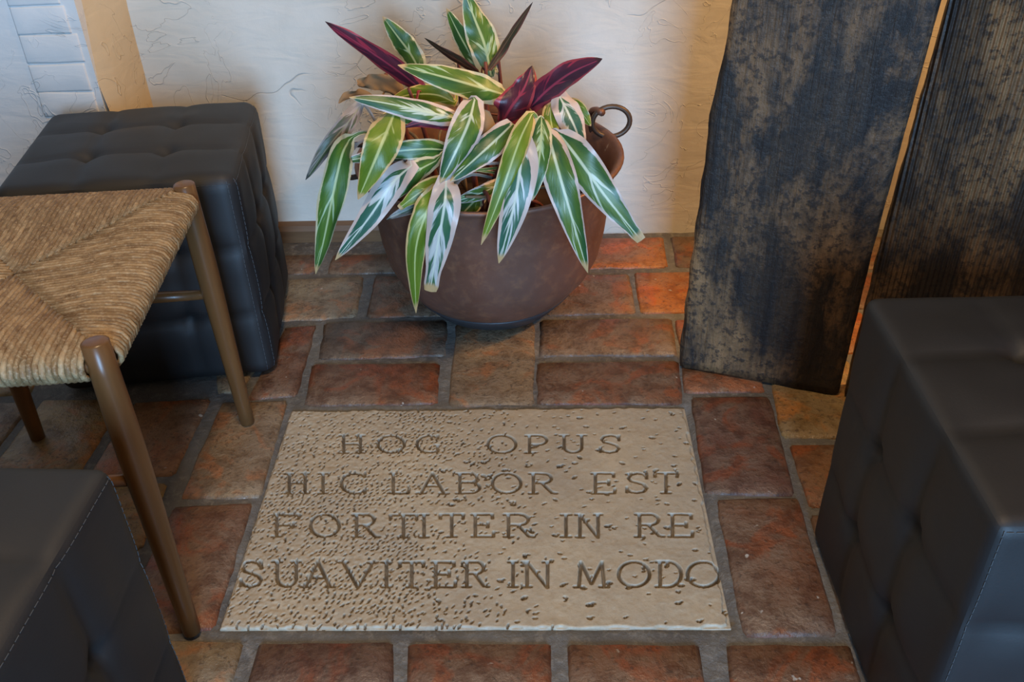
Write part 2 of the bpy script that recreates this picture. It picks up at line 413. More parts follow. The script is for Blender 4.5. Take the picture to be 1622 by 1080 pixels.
for nm, (x0, x1, y0, y1, z0, z1), lab in (
    ('wall_left', (XL - 0.1, XL, YF, YJ + 0.1, -0.02, ZC), 'ochre wall on the left side of the room'),
    ('wall_right', (XR, XR + 0.1, YF, YW, -0.02, ZC), 'ochre wall on the right side of the room')):
    v, f = box(x0, x1, y0, y1, z0, z1); structure(mesh_obj(nm, v, f, M_SIDE), lab)
v, f = box(XL, XR, YF, YW, ZC, ZC + 0.1); structure(mesh_obj('ceiling', v, f, M_CEIL), 'dark stained ceiling')
# front wall with the doorway the daylight comes through
V = []; F = []
for bb in ((XL, -0.15, YF - 0.1, YF, -0.02, ZC), (0.85, XR, YF - 0.1, YF, -0.02, ZC), (-0.15, 0.85, YF - 0.1, YF, 2.1, ZC)):
    v, f = box(*bb); o = len(V); V += v; F += [tuple(i + o for i in q) for q in f]
structure(mesh_obj('wall_front', V, F, M_SIDE), 'ochre wall with a doorway behind the viewer')

# floor: mortar bed
V = []; F = []
nx, ny = 200, 160; x0, x1, y0, y1 = -1.15, 1.05, 0.32, 1.90
for j in range(ny + 1):
    for i in range(nx + 1):
        x = x0 + (x1 - x0) * i / nx; y = y0 + (y1 - y0) * j / ny
        d = noise.noise(Vector((x * 28, y * 28, 0))) + 0.6 * noise.noise(Vector((x * 75, y * 75, 4)))
        deep = -0.43 < x < 0.25 and 0.795 < y < 1.25
        V.append((x, y, -0.016 if deep else -0.0045 + 0.0016 * d))
for j in range(ny):
    for i in range(nx):
        a = j * (nx + 1) + i; F.append((a, a + 1, a + nx + 2, a + nx + 1))
for bb in ((XL, x0, YF, 1.95), (x1, XR, YF, 1.95), (x0, x1, YF, y0)):
    o = len(V); V += [(bb[0], bb[2], -0.005), (bb[1], bb[2], -0.005), (bb[1], bb[3], -0.005), (bb[0], bb[3], -0.005)]; F.append((o, o + 1, o + 2, o + 3))
floor = mesh_obj('floor', V, F, M_MORTAR, smooth=True); structure(floor, 'floor of old fired clay pavers in grey mortar')

RED = (0.165, 0.064, 0.030); BRN = (0.150, 0.080, 0.042); GRY = (0.115, 0.080, 0.058); ORG = (0.44, 0.135, 0.016)
DRED = (0.120, 0.050, 0.034); TANB = (0.285, 0.195, 0.110); PALE = (0.285, 0.225, 0.140); YEL = (0.36, 0.235, 0.075)
placed = []
def paver(q, col, rough_amp=0.0012):
    """q: four floor points, far-left, far-right, near-right, near-left"""
    q = [Vector((p[0], p[1], 0)) for p in q]; sd = random.random() * 50
    cen = sum(q, Vector()) / 4
    q = [p + (p - cen).normalized() * 0.0035 for p in q]
    L = ((q[1] - q[0]).length + (q[2] - q[3]).length) / 2; D = ((q[3] - q[0]).length + (q[2] - q[1]).length) / 2
    n = max(5, min(12, int(L / 0.022))); m = max(4, min(9, int(D / 0.022))); V = []; F = []
    for j in range(m + 1):
        for i in range(n + 1):
            s, t = i / n, j / m
            # crowd the rows at the border for a worn arris
            def cr(a, k):
                if a == 0 or a == 1: return a
                return 0.035 + (a - 1 / k) / (1 - 2 / k) * 0.93
            s2, t2 = cr(s, n), cr(t, m)
            p = q[0] * (1 - s2) * (1 - t2) + q[1] * s2 * (1 - t2) + q[2] * s2 * t2 + q[3] * (1 - s2) * t2
            edge = i in (0, n) or j in (0, m); corner = i in (0, n) and j in (0, m)
            w = Vector((noise.noise(Vector((p.x * 22, p.y * 22, sd))), noise.noise(Vector((p.x * 22, p.y * 22, sd + 7))), 0)) * (0.0035 if edge else 0.001)
            z = rough_amp * 1.3 * noise.noise(Vector((p.x * 16, p.y * 16, sd))) - (0.0045 if edge else 0)
            p = p + w
            if corner: p = p + (cen - p).normalized() * 0.006
            p.z = z; V.append(p)
    for j in range(m):
        for i in range(n):
            a = j * (n + 1) + i; F.append((a, a + n + 1, a + n + 2, a + 1))
    ring = [i for i in range(n + 1)] + [j * (n + 1) + n for j in range(1, m + 1)] + [m * (n + 1) + i for i in range(n - 1, -1, -1)] + [j * (n + 1) for j in range(m - 1, 0, -1)]
    b0 = len(V)
    for r_ in ring: V.append(Vector((V[r_].x, V[r_].y, -0.012)))
    for k in range(len(ring)):
        k2 = (k + 1) % len(ring); F.append((ring[k], ring[k2], b0 + k2, b0 + k))
    V = [v - cen for v in V]
    o = mesh_obj('paver', V, F, M_BRICK, floor, smooth=True); o.location = cen; o.color = (*col, 1)
    xs = [p.x for p in q]; ys = [p.y for p in q]; placed.append((min(xs), max(xs), min(ys), max(ys)))
def pv(col, *px): paver([atz(*p) for p in px], col)
pv(RED, (497, 576), (694, 574), (690, 637), (484, 640))
pv(GRY, (514, 511), (707, 507), (703, 561), (506, 567))
pv(TANB, (723, 512), (846, 508), (844, 638), (711, 640))
pv(RED, (452, 518), (500, 514), (468, 624), (392, 630))
pv(PALE, (430, 443), (575, 437), (562, 500), (415, 508))
pv(BRN, (595, 437), (716, 436), (712, 498), (581, 500))
pv(BRN, (420, 405), (505, 404), (497, 431), (412, 434))
pv(BRN, (528, 404), (640, 402), (636, 430), (520, 432))
pv(RED, (852, 574), (1073, 570), (1079, 638), (853, 638))
pv(BRN, (856, 506), (1062, 503), (1069, 560), (858, 562))
pv((0.20, 0.09, 0.035), (862, 436), (994, 433), (1008, 494), (868, 497))
pv(ORG, (1007, 431), (1122, 429), (1142, 491), (1014, 494))
pv(ORG, (905, 378), (1049, 375), (1056, 421), (906, 424))
pv(BRN, (1064, 374), (1185, 372), (1200, 420), (1073, 421))
pv(ORG, (1070, 506), (1190, 503), (1210, 552), (1082, 560))
pv((0.22, 0.10, 0.05), (1081, 574), (1199, 574), (1209, 618), (1087, 620))
pv(YEL, (1216, 570), (1345, 570), (1368, 690), (1240, 690))
pv(DRED, (1096, 628), (1218, 627), (1259, 781), (1119, 779))
pv(RED, (1135, 789), (1265, 787), (1326, 1003), (1180, 1003))
pv((0.22, 0.09, 0.03), (1252, 703), (1372, 703), (1400, 800), (1285, 802))
pv(BRN, (1286, 815), (1410, 815), (1450, 1003), (1345, 1003))
pv(DRED, (414, 1018), (620, 1017), (617, 1125), (380, 1125))
pv(RED, (651, 1018), (869, 1018), (872, 1125), (646, 1125))
pv((0.20, 0.075, 0.03), (901, 1020), (1104, 1021), (1124, 1125), (904, 1125))
pv(RED, (1156, 1021), (1345, 1021), (1375, 1125), (1162, 1125))
pv(BRN, (1375, 1020), (1540, 1020), (1580, 1125), (1404, 1125))
pv(PALE, (190, 1014), (382, 1016), (350, 1125), (150, 1125))
pv(TANB, (352, 637), (455, 634), (411, 784), (285, 787))
pv(RED, (274, 802), (400, 796), (336, 993), (180, 1004))
pv((0.36, 0.175, 0.075), (214, 636), (333, 630), (274, 750), (140, 754))
pv(YEL, (135, 766), (262, 764), (222, 865), (72, 868))
pv(TANB, (60, 884), (218, 882), (164, 1003), (-20, 1006))
pv(YEL, (68, 632), (198, 630), (122, 752), (-25, 758))
pv(TANB, (340, 540), (436, 532), (380, 618), (345, 620))
pv(TANB, (-70, 640), (50, 635), (-45, 758), (-180, 765))
pv(YEL, (-30, 560), (85, 552), (45, 620), (-75, 628))
def fill(col_choices, x0, x1, y0, y1, w, d, off):
    y = y1; row = 0
    while y - d > y0:
        x = x0 - (w / 2 if row % 2 else 0)
        while x < x1:
            bb = (x, x + w - 0.018, y - d + 0.018, y)
            if not any(bb[0] < p[1] + .012 and bb[1] > p[0] - .012 and bb[2] < p[3] + .012 and bb[3] > p[2] - .012 for p in placed + [(-0.445, 0.265, 0.78, 1.265)]):
                paver([(bb[0], bb[3]), (bb[1], bb[3]), (bb[1], bb[2]), (bb[0], bb[2])], random.choice(col_choices))
            x += w
        y -= d; row += 1
fill([BRN, TANB, RED, YEL], -1.85, -0.35, 0.3, 1.84, 0.15, 0.15, 0)
fill([BRN, RED, ORG], 0.20, 1.85, 0.3, 1.84, 0.15, 0.15, 0)
fill([BRN, RED, GRY], -0.40, 0.45, 1.30, 1.85, 0.14, 0.13, 0)

# low wooden skirting at the foot of the wall, left of the pot
v, f = [], []
A0, A1 = -0.80, -0.23; n = 16
for i in range(n + 1):
    x = A0 + (A1 - A0) * i / n; w = 0.0012 * noise.noise(Vector((x * 14, 0, 3)))
    for (yy, zz) in ((1.857 + w, -0.004), (1.855 + w, 0.026), (1.860 + w, 0.037), (1.885, 0.040)):
        v.append((x, yy, zz))
for i in range(n):
    for k in range(3):
        a = i * 4 + k; f.append((a, a + 4, a + 5, a + 1))
f += [(0, 1, 2, 3), (n * 4 + 3, n * 4 + 2, n * 4 + 1, n * 4)]
structure(mesh_obj('baseboard_back', v, f, M_SKIRT), 'low dark wooden skirting board at the foot of the wall')

# ------------------------------------------------------------------ engraved stone plaque
def arc(cx, cy, rx, ry, a0, a1, n=14):
    return [(cx + rx * math.cos(R(a0 + (a1 - a0) * i / n)), cy + ry * math.sin(R(a0 + (a1 - a0) * i / n))) for i in range(n + 1)]
def ser(x, y, w=0.16): return [(x - w, y), (x + w, y)]
S_CURVE = [(0.92, 0.80), (0.80, 0.94), (0.52, 1.0), (0.22, 0.93), (0.12, 0.76), (0.24, 0.60), (0.52, 0.52), (0.80, 0.42), (0.92, 0.25), (0.80, 0.07), (0.50, 0.0), (0.20, 0.05), (0.06, 0.22)]
GL = {
 'H': [[(.16, 0), (.16, 1)], [(.84, 0), (.84, 1)], [(.16, .5), (.84, .5)], ser(.16, 0), ser(.16, 1), ser(.84, 0), ser(.84, 1)],
 'O': [arc(.5, .5, .48, .5, 0, 360, 28)],
 'C': [arc(.55, .5, .53, .5, 50, 312, 22), [(.92, .80), (.92, 1.02)], [(.92, .0), (.94, .2)]],
 'Q': [arc(.55, .5, .53, .5, 50, 306, 22), [(.90, .82), (.90, 1.02)], [(.90, .06), (.90, .42)], [(.78, .42), (1.0, .42)]],
 'P': [[(.16, 0), (.16, 1)], [(.16, 1), (.6, 1)], arc(.6, .74, .34, .26, 90, -90, 12), [(.6, .48), (.16, .48)], ser(.16, 0, .18), ser(.1, 1, .1)],
 'U': [[(.14, 1), (.14, .34)], arc(.5, .34, .36, .34, 180, 360, 14), [(.86, .34), (.86, 1)], ser(.14, 1), ser(.86, 1)],
 'S': [S_CURVE, [(.92, .72), (.92, .98)], [(.06, .04), (.06, .28)]],
 'I': [[(.5, 0), (.5, 1)], ser(.5, 0, .5), ser(.5, 1, .5)],
 'L': [[(.18, 1), (.18, 0)], [(.02, 0), (.92, 0)], [(.92, 0), (.96, .25)], ser(.18, 1)],
 'A': [[(.12, 0), (.5, 1.03)], [(.5, 1.03), (.88, 0)], [(.26, .36), (.74, .36)], ser(.12, 0, .14), ser(.88, 0, .14)],
 'B': [[(.16, 0), (.16, 1)], [(.02, 1), (.56, 1)], arc(.56, .77, .28, .23, 90, -90, 10), [(.56, .54), (.16, .54)], arc(.58, .27, .36, .27, 90, -90, 12), [(.58, 0), (.02, 0)]],
 'R': [[(.16, 0), (.16, 1)], [(.02, 1), (.54, 1)], arc(.54, .76, .30, .24, 90, -90, 10), [(.54, .52), (.16, .52)], [(.48, .52), (.86, .03)], [(.86, .03), (1.04, .0)], ser(.16, 0, .15)],
 'E': [[(.16, 0), (.16, 1)], [(.02, 1), (.92, 1)], [(.16, .52), (.72, .52)], [(.02, 0), (.96, 0)], [(.92, .82), (.92, 1)], [(.96, 0), (.98, .2)], [(.72, .42), (.72, .62)]],
 'F': [[(.16, 0), (.16, 1)], [(.02, 1), (.94, 1)], [(.16, .52), (.74, .52)], [(.94, .82), (.94, 1)], [(.74, .42), (.74, .62)], ser(.16, 0)],
 'T': [[(.5, 0), (.5, 1)], [(.02, 1), (.98, 1)], [(.04, .82), (.02, 1)], [(.96, .82), (.98, 1)], ser(.5, 0, .18)],
 'V': [[(.1, 1), (.5, -.02)], [(.5, -.02), (.9, 1)], ser(.1, 1, .12), ser(.9, 1, .12)],
 'N': [[(.16, 0), (.16, 1)], [(.16, 1), (.84, -.02)], [(.84, -.02), (.84, 1)], ser(.16, 0, .13), ser(.84, 1, .13), ser(.08, 1, .08)],
 'M': [[(.14, 0), (.2, 1)], [(.2, 1), (.5, .12)], [(.5, .12), (.8, 1)], [(.8, 1), (.86, 0)], ser(.14, 0, .12), ser(.86, 0, .12)],
 'D': [[(.16, 0), (.16, 1)], [(.02, 1), (.45, 1)], arc(.45, .5, .5, .5, 90, -90, 16), [(.45, 0), (.02, 0)]],
}
ROWS = [
 (690, 717, [('H', 538, 577), ('O', 598, 641), ('Q', 660, 697), ('O', 772, 818), ('P', 833, 868), ('U', 888, 927), ('S', 949, 983)]),
 (750, 781, [('H', 452, 489), ('I', 505, 518), ('C', 540, 581), ('L', 617, 649), ('A', 661, 709), ('B', 722, 762), ('O', 779, 826), ('R', 838, 880), ('E', 937, 975), ('S', 991, 1027), ('T', 1036, 1074)]),
 (815, 850, [('F', 431, 476), ('O', 491, 538), ('R', 558, 599), ('T', 617, 661), ('I', 665, 678), ('T', 696, 735), ('E', 747, 783), ('R', 798, 844), ('I', 889, 904), ('N', 912, 954), ('R', 1006, 1050), ('E', 1059, 1098)]),
 (890, 929, [('S', 379, 417), ('U', 433, 475), ('A', 478, 529), ('V', 538, 596), ('I', 605, 619), ('T', 632, 672), ('E', 684, 722), ('R', 733, 772), ('I', 806, 819), ('N', 827, 875), ('M', 909, 965), ('O', 979, 1030), ('D', 1039, 1081), ('O', 1088, 1141)]),
]
PC = [atz(462, 650), atz(1085, 645), atz(1158, 993), atz(347, 997)]
px0 = (PC[0].x + PC[3].x) / 2; px1 = (PC[1].x + PC[2].x) / 2; py1 = (PC[0].y + PC[1].y) / 2; py0 = (PC[2].y + PC[3].y) / 2
ST = 0.0010
gx = np.arange(px0, px1, ST); gy = np.arange(py0, py1, ST)
X, Y = np.meshgrid(gx, gy); Z = np.zeros_like(X)
def smooth_noise(scale, seed):
    r = np.random.default_rng(seed); ny_, nx_ = X.shape
    cy, cx = int((py1 - py0) / scale) + 3, int((px1 - px0) / scale) + 3
    g = r.random((cy, cx)); fy = (Y - py0) / scale; fx = (X - px0) / scale
    iy, ix = fy.astype(int), fx.astype(int); ty, tx = fy - iy, fx - ix
    ty = ty * ty * (3 - 2 * ty); tx = tx * tx * (3 - 2 * tx)
    return (g[iy, ix] * (1 - tx) + g[iy, ix + 1] * tx) * (1 - ty) + (g[iy + 1, ix] * (1 - tx) + g[iy + 1, ix + 1] * tx) * ty
Z += 0.0016 * (smooth_noise(0.07, 1) - 0.5) + 0.0010 * (smooth_noise(0.02, 2) - 0.5) + 0.0005 * (smooth_noise(0.006, 3) - 0.5)
leftw = np.clip((-0.02 - (X + 0.10 * (smooth_noise(0.1, 5) - 0.5))) / 0.22, 0, 1)
Z += leftw * 0.0011 * (smooth_noise(0.0045, 8) - 0.5)
def window(cx, cy, r):
    i0 = max(0, int((cx - r - px0) / ST)); i1 = min(X.shape[1], int((cx + r - px0) / ST) + 2)
    j0 = max(0, int((cy - r - py0) / ST)); j1 = min(X.shape[0], int((cy + r - py0) / ST) + 2)
    return slice(j0, j1), slice(i0, i1)
cut = np.zeros_like(X)
HW = 0.0027
for (pt, pb, letters) in ROWS:
    for ch, xa, xb in letters:
        cs = [atz(xa, pb), atz(xb, pb), atz(xb, pt), atz(xa, pt)]
        for line in GL[ch]:
            P = [cs[0] * (1 - s) * (1 - t) + cs[1] * s * (1 - t) + cs[2] * s * t + cs[3] * (1 - s) * t for s, t in line]
            for a, b in zip(P[:-1], P[1:]):
                c = (a + b) / 2; w = window(c.x, c.y, (a - b).length / 2 + HW + 0.002)
                xx, yy = X[w], Y[w]; dx, dy = b.x - a.x, b.y - a.y; l2 = dx * dx + dy * dy + 1e-12
                tt = np.clip(((xx - a.x) * dx + (yy - a.y) * dy) / l2, 0, 1)
                d = np.hypot(xx - a.x - tt * dx, yy - a.y - tt * dy)
                cut[w] = np.maximum(cut[w], np.clip((1.0 - d / HW) * 2.2, 0, 1))
pit = np.zeros_like(X)
def stamp(x, y, rx, ry, ang, dep):
    w = window(x, y, max(rx, ry) * 1.6); xx, yy = X[w] - x, Y[w] - y
    if xx.size == 0: return
    c, s = math.cos(ang), math.sin(ang); q = ((xx * c + yy * s) / rx) ** 2 + ((yy * c - xx * s) / ry) ** 2
    pit[w] = np.maximum(pit[w], dep * np.clip((1.2 - q) * 2.2, 0, 1))
# rows of small punch marks, dense to the left
y = py0 + 0.004
while y < py1:
    x = px0 + random.random() * 0.01
    while x < px1:
        den = 1.0 if x < -0.22 else max(0.0, 1 - (x + 0.22) / 0.24)
        den *= 0.35 + 0.9 * abs(noise.noise(Vector((x * 5, y * 22, 1.7))) + 0.25)
        if random.random() < den * 1.15:
            a = random.choice((1.0, 1.2, 1.5)) + random.gauss(0, .2)
            stamp(x, y + random.gauss(0, .0016), 0.0026 + .0012 * random.random(), 0.0012 + .0005 * random.random(), a, 0.0017 + .0012 * random.random())
        x += 0.0062 + 0.004 * random.random()
    y += 0.0078
for k in range(250):                                                   # bigger pits, loose to the right
    x = random.uniform(-0.16, px1 - 0.004); y = random.uniform(py0 + .006, py1 - .006)
    s = 0.55 + 0.9 * random.random() ** 2
    stamp(x, y, 0.0038 * s, 0.0023 * s, random.gauss(0, .5), 0.0036 * min(1, s))
    if random.random() < 0.35: stamp(x + .004 * s, y + .002 * s, 0.0022 * s, 0.0016 * s, random.gauss(0, .6), 0.0024)
border = np.minimum.reduce([X - px0, px1 - X, Y - py0, py1 - Y]) - 0.004 * (smooth_noise(0.012, 11) - 0.3) - np.clip((X - px1 + 0.04) / 0.04, 0, 1) * 0.006 * smooth_noise(0.009, 12)
Z -= 0.0036 * np.clip(1 - border / 0.0032, 0, 1) ** 2
Z -= np.maximum(cut * 0.0070, np.minimum(pit * 2.0, 0.0080)) - 0.0006
ny_, nx_ = X.shape
co = np.stack([X - px0, Y - py0, Z], -1).reshape(-1, 3)
ii = np.arange(ny_ * nx_).reshape(ny_, nx_)
quads = np.stack([ii[:-1, :-1], ii[:-1, 1:], ii[1:, 1:], ii[1:, :-1]], -1).reshape(-1, 4)
ring = np.concatenate([ii[0, :], ii[1:, -1], ii[-1, -2::-1], ii[-2:0:-1, 0]])
sk = co[ring].copy(); sk[:, 2] = -0.0140
nb = len(co); kk = np.arange(len(ring)); k2 = (kk + 1) % len(ring)
side = np.stack([ring, nb + kk, nb + k2, ring[k2]], -1)
co = np.concatenate([co, sk]); quads = np.concatenate([quads, side])
me = bpy.data.meshes.new('stone_plaque')
me.vertices.add(len(co)); me.vertices.foreach_set('co', co.astype(np.float32).ravel())
me.loops.add(len(quads) * 4); me.loops.foreach_set('vertex_index', quads.astype(np.int32).ravel())
me.polygons.add(len(quads)); me.polygons.foreach_set('loop_start', (np.arange(len(quads)) * 4).astype(np.int32))
me.polygons.foreach_set('use_smooth', np.ones(len(quads), dtype=bool))
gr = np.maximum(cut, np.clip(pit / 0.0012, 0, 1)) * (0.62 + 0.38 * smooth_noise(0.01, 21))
at_ = me.attributes.new('groove_shade', 'FLOAT', 'POINT'); at_.data.foreach_set('value', np.concatenate([gr.ravel(), np.zeros(len(sk))]).astype(np.float32))
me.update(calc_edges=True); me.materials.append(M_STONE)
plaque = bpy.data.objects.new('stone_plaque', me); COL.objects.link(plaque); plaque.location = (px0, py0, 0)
tag(plaque, 'beige stone plaque engraved with four lines of Latin capitals, set in the paver floor', 'plaque')

# ------------------------------------------------------------------ ottomans
def ottoman(name, label, loc, rz, sx, sy, h, rad, tuft=1.0, n=44):
    root = empty(name, loc, rz); tag(root, label, 'ottoman', 'black tufted cube ottomans')
    hx, hy, hz = sx / 2, sy / 2, h / 2
    HV = Vector((hx, hy, hz))
    def pos(face, a, b, lift=0.0):
        ax, sg = face; tang = [k for k in range(3) if k != ax]
        p = Vector((0, 0, 0)); p[ax] = sg * HV[ax]; p[tang[0]] = a * HV[tang[0]]; p[tang[1]] = b * HV[tang[1]]
        inner = [HV[k] - rad for k in range(3)]
        q = Vector([max(-inner[k], min(inner[k], p[k])) for k in range(3)])
        nn = (p - q)
        nrm = nn.normalized() if nn.length > 1e-9 else Vector((0, 0, 0))
        p2 = q + nrm * rad
        fn = Vector((0, 0, 0)); fn[ax] = sg
        fade = (1 - abs(a) ** 9) * (1 - abs(b) ** 9)
        wob = 0.012 * noise.noise(Vector((a * 2.3, b * 2.3, ax * 5 + sg)))
        ga = min(abs(a + wob - s) for s in (-1 / 3, 1 / 3)); gb = min(abs(b + wob - s) for s in (-1 / 3, 1 / 3))
        d = 0.009 * (1 - a * a) * (1 - b * b)
        d -= tuft * (0.0030 * (math.exp(-(ga / .022) ** 2) + math.exp(-(gb / .022) ** 2)) + 0.0032 * (math.exp(-(ga / .11) ** 2) + math.exp(-(gb / .11) ** 2)))
        d -= tuft * 0.011 * math.exp(-(ga * ga + gb * gb) / .075 ** 2)
        d += 0.0025 * noise.noise(Vector((a * 3, b * 3, ax * 3 + sg * 7)))
        return p2 + fn * (d * fade + lift) + Vector((0, 0, hz))
    def gridc(i):
        t = 2 * i / n - 1
        return math.copysign(1 - (1 - abs(t)) ** 1.25, t)
    for face, nm in (((2, 1), 'top_panel'), ((0, 1), 'side_panel'), ((0, -1), 'side_panel'), ((1, 1), 'side_panel'), ((1, -1), 'side_panel')):
        V = []; F = []
        for j in range(n + 1):
            for i in range(n + 1): V.append(pos(face, gridc(i), gridc(j)))
        flip = (face[1] < 0) != (face[0] == 1)
        for j in range(n):
            for i in range(n):
                a = j * (n + 1) + i; q = (a, a + 1, a + n + 2, a + n + 1)
                F.append(q[::-1] if flip else q)
        mesh_obj(nm, V, F, M_LEATHER, root, smooth=True)
    v, f = box(-hx + rad, hx - rad, -hy + rad, hy - rad, 0.0, 0.012); mesh_obj('base', v, f, M_LEATHER, root)
    # dashed seam stitching beside the edges of the front and right faces
    parts = []
    e = 1 - 0.5 * rad / hx
    for face in ((1, -1), (0, 1)):
        for fixed, along in ((-e, 1), (e, 1), (e, 0)):
            t = -0.95
            while t < 0.95:
                t2 = t + 0.034
                pp = [pos(face, fixed, x, 0.0006) if along == 1 else pos(face, x, fixed, 0.0006) for x in (t, (t + t2) / 2, t2)]
                parts.append(tube(pp, 0.00045, 4)); t += 0.046
    V, F, _ = merge(parts); mesh_obj('stitching', V, F, M_THREAD, root)
    return root
def rot_corner(cx, cy, rz, dx, dy):
    return (cx + dx * math.cos(rz) - dy * math.sin(rz), cy + dx * math.sin(rz) + dy * math.cos(rz), 0)
rz = R(8.0)
ottoman('cube_ottoman', 'black tufted leatherette cube ottoman against the wall behind the rush stool', rot_corner(-0.478, 1.352, rz, -0.19, 0.175), rz, 0.38, 0.35, 0.398, 0.026)
ottoman('cube_ottoman', 'black tufted leatherette cube ottoman at right, in front of the timber boards', (0.397 + 0.192, 0.583 + 0.19, 0), R(0.8), 0.385, 0.38, 0.41, 0.014)
ottoman('cube_ottoman', 'black leatherette cube ottoman in the lower left corner, in front of the rush stool', (-0.43 - 0.19, 0.688 - 0.19, 0), R(-2), 0.38, 0.38, 0.402, 0.018)

# ------------------------------------------------------------------ rush stool
stool = empty('rush_stool', (-0.655, 0.99, 0)); tag(stool, 'low wooden stool with woven rush seat and round brown legs', 'stool')
SO = Vector((-0.655, 0.99, 0))
TOP = {'FR': Vector((-0.480, 0.818, 0.452)), 'BR': Vector((-0.506, 1.216, 0.448)), 'BL': Vector((-0.836, 1.186, 0.448)), 'FL': Vector((-0.815, 0.786, 0.452))}
FOOT = {'FR': Vector((-0.466, 0.788, 0)), 'BR': Vector((-0.499, 1.219, 0)), 'BL': Vector((-0.848, 1.184, 0)), 'FL': Vector((-0.826, 0.754, 0))}
for k in ('FR', 'BR', 'BL', 'FL'):
    P = []; rr = []
    for i in range(13):
        t = i / 12; P.append(TOP[k].lerp(FOOT[k], t) - SO); rr.append(0.0152 + 0.0022 * math.sin(min(1, t * 2.2) * math.pi * 0.5) - 0.0058 * max(0, t - 0.3) / 0.7)
    up = (P[0] - P[1]).normalized()
    P = [P[0] + up * 0.002] + P; rr = [rr[0] - 0.004] + rr
    P.append(P[-1]); P[-1] = P[-2] + Vector((0, 0, 0)); P[-2] = P[-2].lerp(P[-3], 0.06); rr.append(rr[-1] - 0.003)
    v, f, u = tube(P, rr, 20); mesh_obj('leg', v, f, M_LEG, stool, smooth=True)
def at_h(k, z):
    t = (TOP[k].z - z) / TOP[k].z; return TOP[k].lerp(FOOT[k], t) - SO
for a, b, z in (('BR', 'BL', 0.262), ('FR', 'FL', 0.262), ('FR', 'BR', 0.30), ('FL', 'BL', 0.30)):
    if a == 'FR' and b == 'BR': continue
    if a == 'FL': continue
    P = [at_h(a, z).lerp(at_h(b, z), t) for t in (0.02, 0.25, 0.5, 0.75, 0.98)]
    v, f, u = tube(P, [0.0075, 0.009, 0.0095, 0.009, 0.0075], 14); mesh_obj('stretcher', v, f, M_LEG, stool, smooth=True)
ZR = 0.424
corner = {k: Vector((at_h(k, ZR).x, at_h(k, ZR).y, ZR)) for k in TOP}
for a, b in (('FR', 'BR'), ('BR', 'BL'), ('BL', 'FL'), ('FL', 'FR')):
    v, f, u = tube([corner[a], corner[b]], 0.010, 10); mesh_obj('rail', v, f, M_LEG, stool, smooth=True)
def seat_pt(s, t):                 # s: left to right, t: front to back
    p = corner['FL'] * (1 - s) * (1 - t) + corner['FR'] * s * (1 - t) + corner['BR'] * s * t + corner['BL'] * (1 - s) * t
    e = min(s, 1 - s, t, 1 - t) * 2
    p.z = ZR + 0.0155 - 0.012 * e ** 1.3 + 0.004 * math.sin(min(1, e * 2.2) * math.pi)
    return p
V = []; F = []
for j in range(13):
    for i in range(13):
        p = seat_pt(i / 12, j / 12); p.z -= 0.004; V.append(p)
for j in range(12):
    for i in range(12):
        a = j * 13 + i; F.append((a, a + 1, a + 14, a + 13))
nv = len(V)
V += [v - Vector((0, 0, 0.018)) for v in V]; F += [tuple(i + nv for i in q[::-1]) for q in F]
seat = mesh_obj('woven_seat', V, F, M_RUSH, stool, smooth=True, uvs=[(v.x * 20, v.y) for v in V])
NS = {'R': 62, 'B': 50, 'L': 62, 'F': 50}
for sec in 'RBLF':
    N = NS[sec]
    for i in range(N):
        q = (i + 0.5) / N
        if min(q, 1 - q) < 0.035: continue
        d = min(q, 1 - q)
        def sp(k):                  # k: 0 at the rail .. 1 at the diagonal
            e = d * k
            if sec == 'R': return seat_pt(1 - e, q)
            if sec == 'L': return seat_pt(e, q)
            if sec == 'B': return seat_pt(q, 1 - e)
            return seat_pt(q, e)
        rail = sp(0.0); rail.z = ZR
        inward = (sp(1.0) - sp(0.0)); inward.z = 0; inward.normalize()
        rr = 0.0150 + 0.0006 * random.random()
        P = []
        m = max(2, int(d * 14))
        for j in range(m + 1):
            k = 1 - j / m * (1 - min(0.9, 0.02 / max(d * 0.36, 0.03)))
            p = sp(k); p.z += 0.0005 * random.uniform(-1, 1); P.append(p)
        if P[-1].z < ZR + rr: P[-1].z = ZR + rr
        for an in (80, 45, 10, -25, -60, -95):
            P.append(rail - inward * math.cos(R(an)) * rr * 1.05 + Vector((0, 0, math.sin(R(an)) * rr)))
        P.append(rail + inward * 0.02 + Vector((0, 0, -rr - 0.001)))
        sw = 0.0037 if sec in 'RL' else 0.0039
        v, f, u = tube(P, [sw * random.uniform(0.97, 1.03) for _ in P], 7); mesh_obj('rush_strand', v, f, M_RUSH, seat, smooth=True, uvs=u)

# ------------------------------------------------------------------ old timber boards
PA = atz(1076, 582); PB = atz(1330, 630)
tdir = (PB - PA); tdir.z = 0; tdir.normalize(); brz = math.atan2(tdir.y, tdir.x)
panel = empty('timber_panel', (PA.x, PA.y, 0), brz); tag(panel, 'dark weathered panel of wide upright timber boards standing on the floor by the wall', 'wooden panel')
def interp(tab, z):
    if z <= tab[0][0]: return tab[0][1]
    for (a, b), (c, d) in zip(tab[:-1], tab[1:]):
        if z <= c: return b + (d - b) * (z - a) / (c - a)
    return tab[-1][1]
LE = [(0, 0.0), (0.03, -0.003), (0.19, 0.001), (0.32, 0.005), (0.40, 0.008), (0.47, 0.008), (0.53, 0.014), (0.58, 0.021), (0.65, 0.024), (0.9, 0.03), (1.7, 0.04)]
GA = [(0, 0.2775), (0.29, 0.281), (0.50, 0.289), (0.67, 0.296), (1.7, 0.33)]
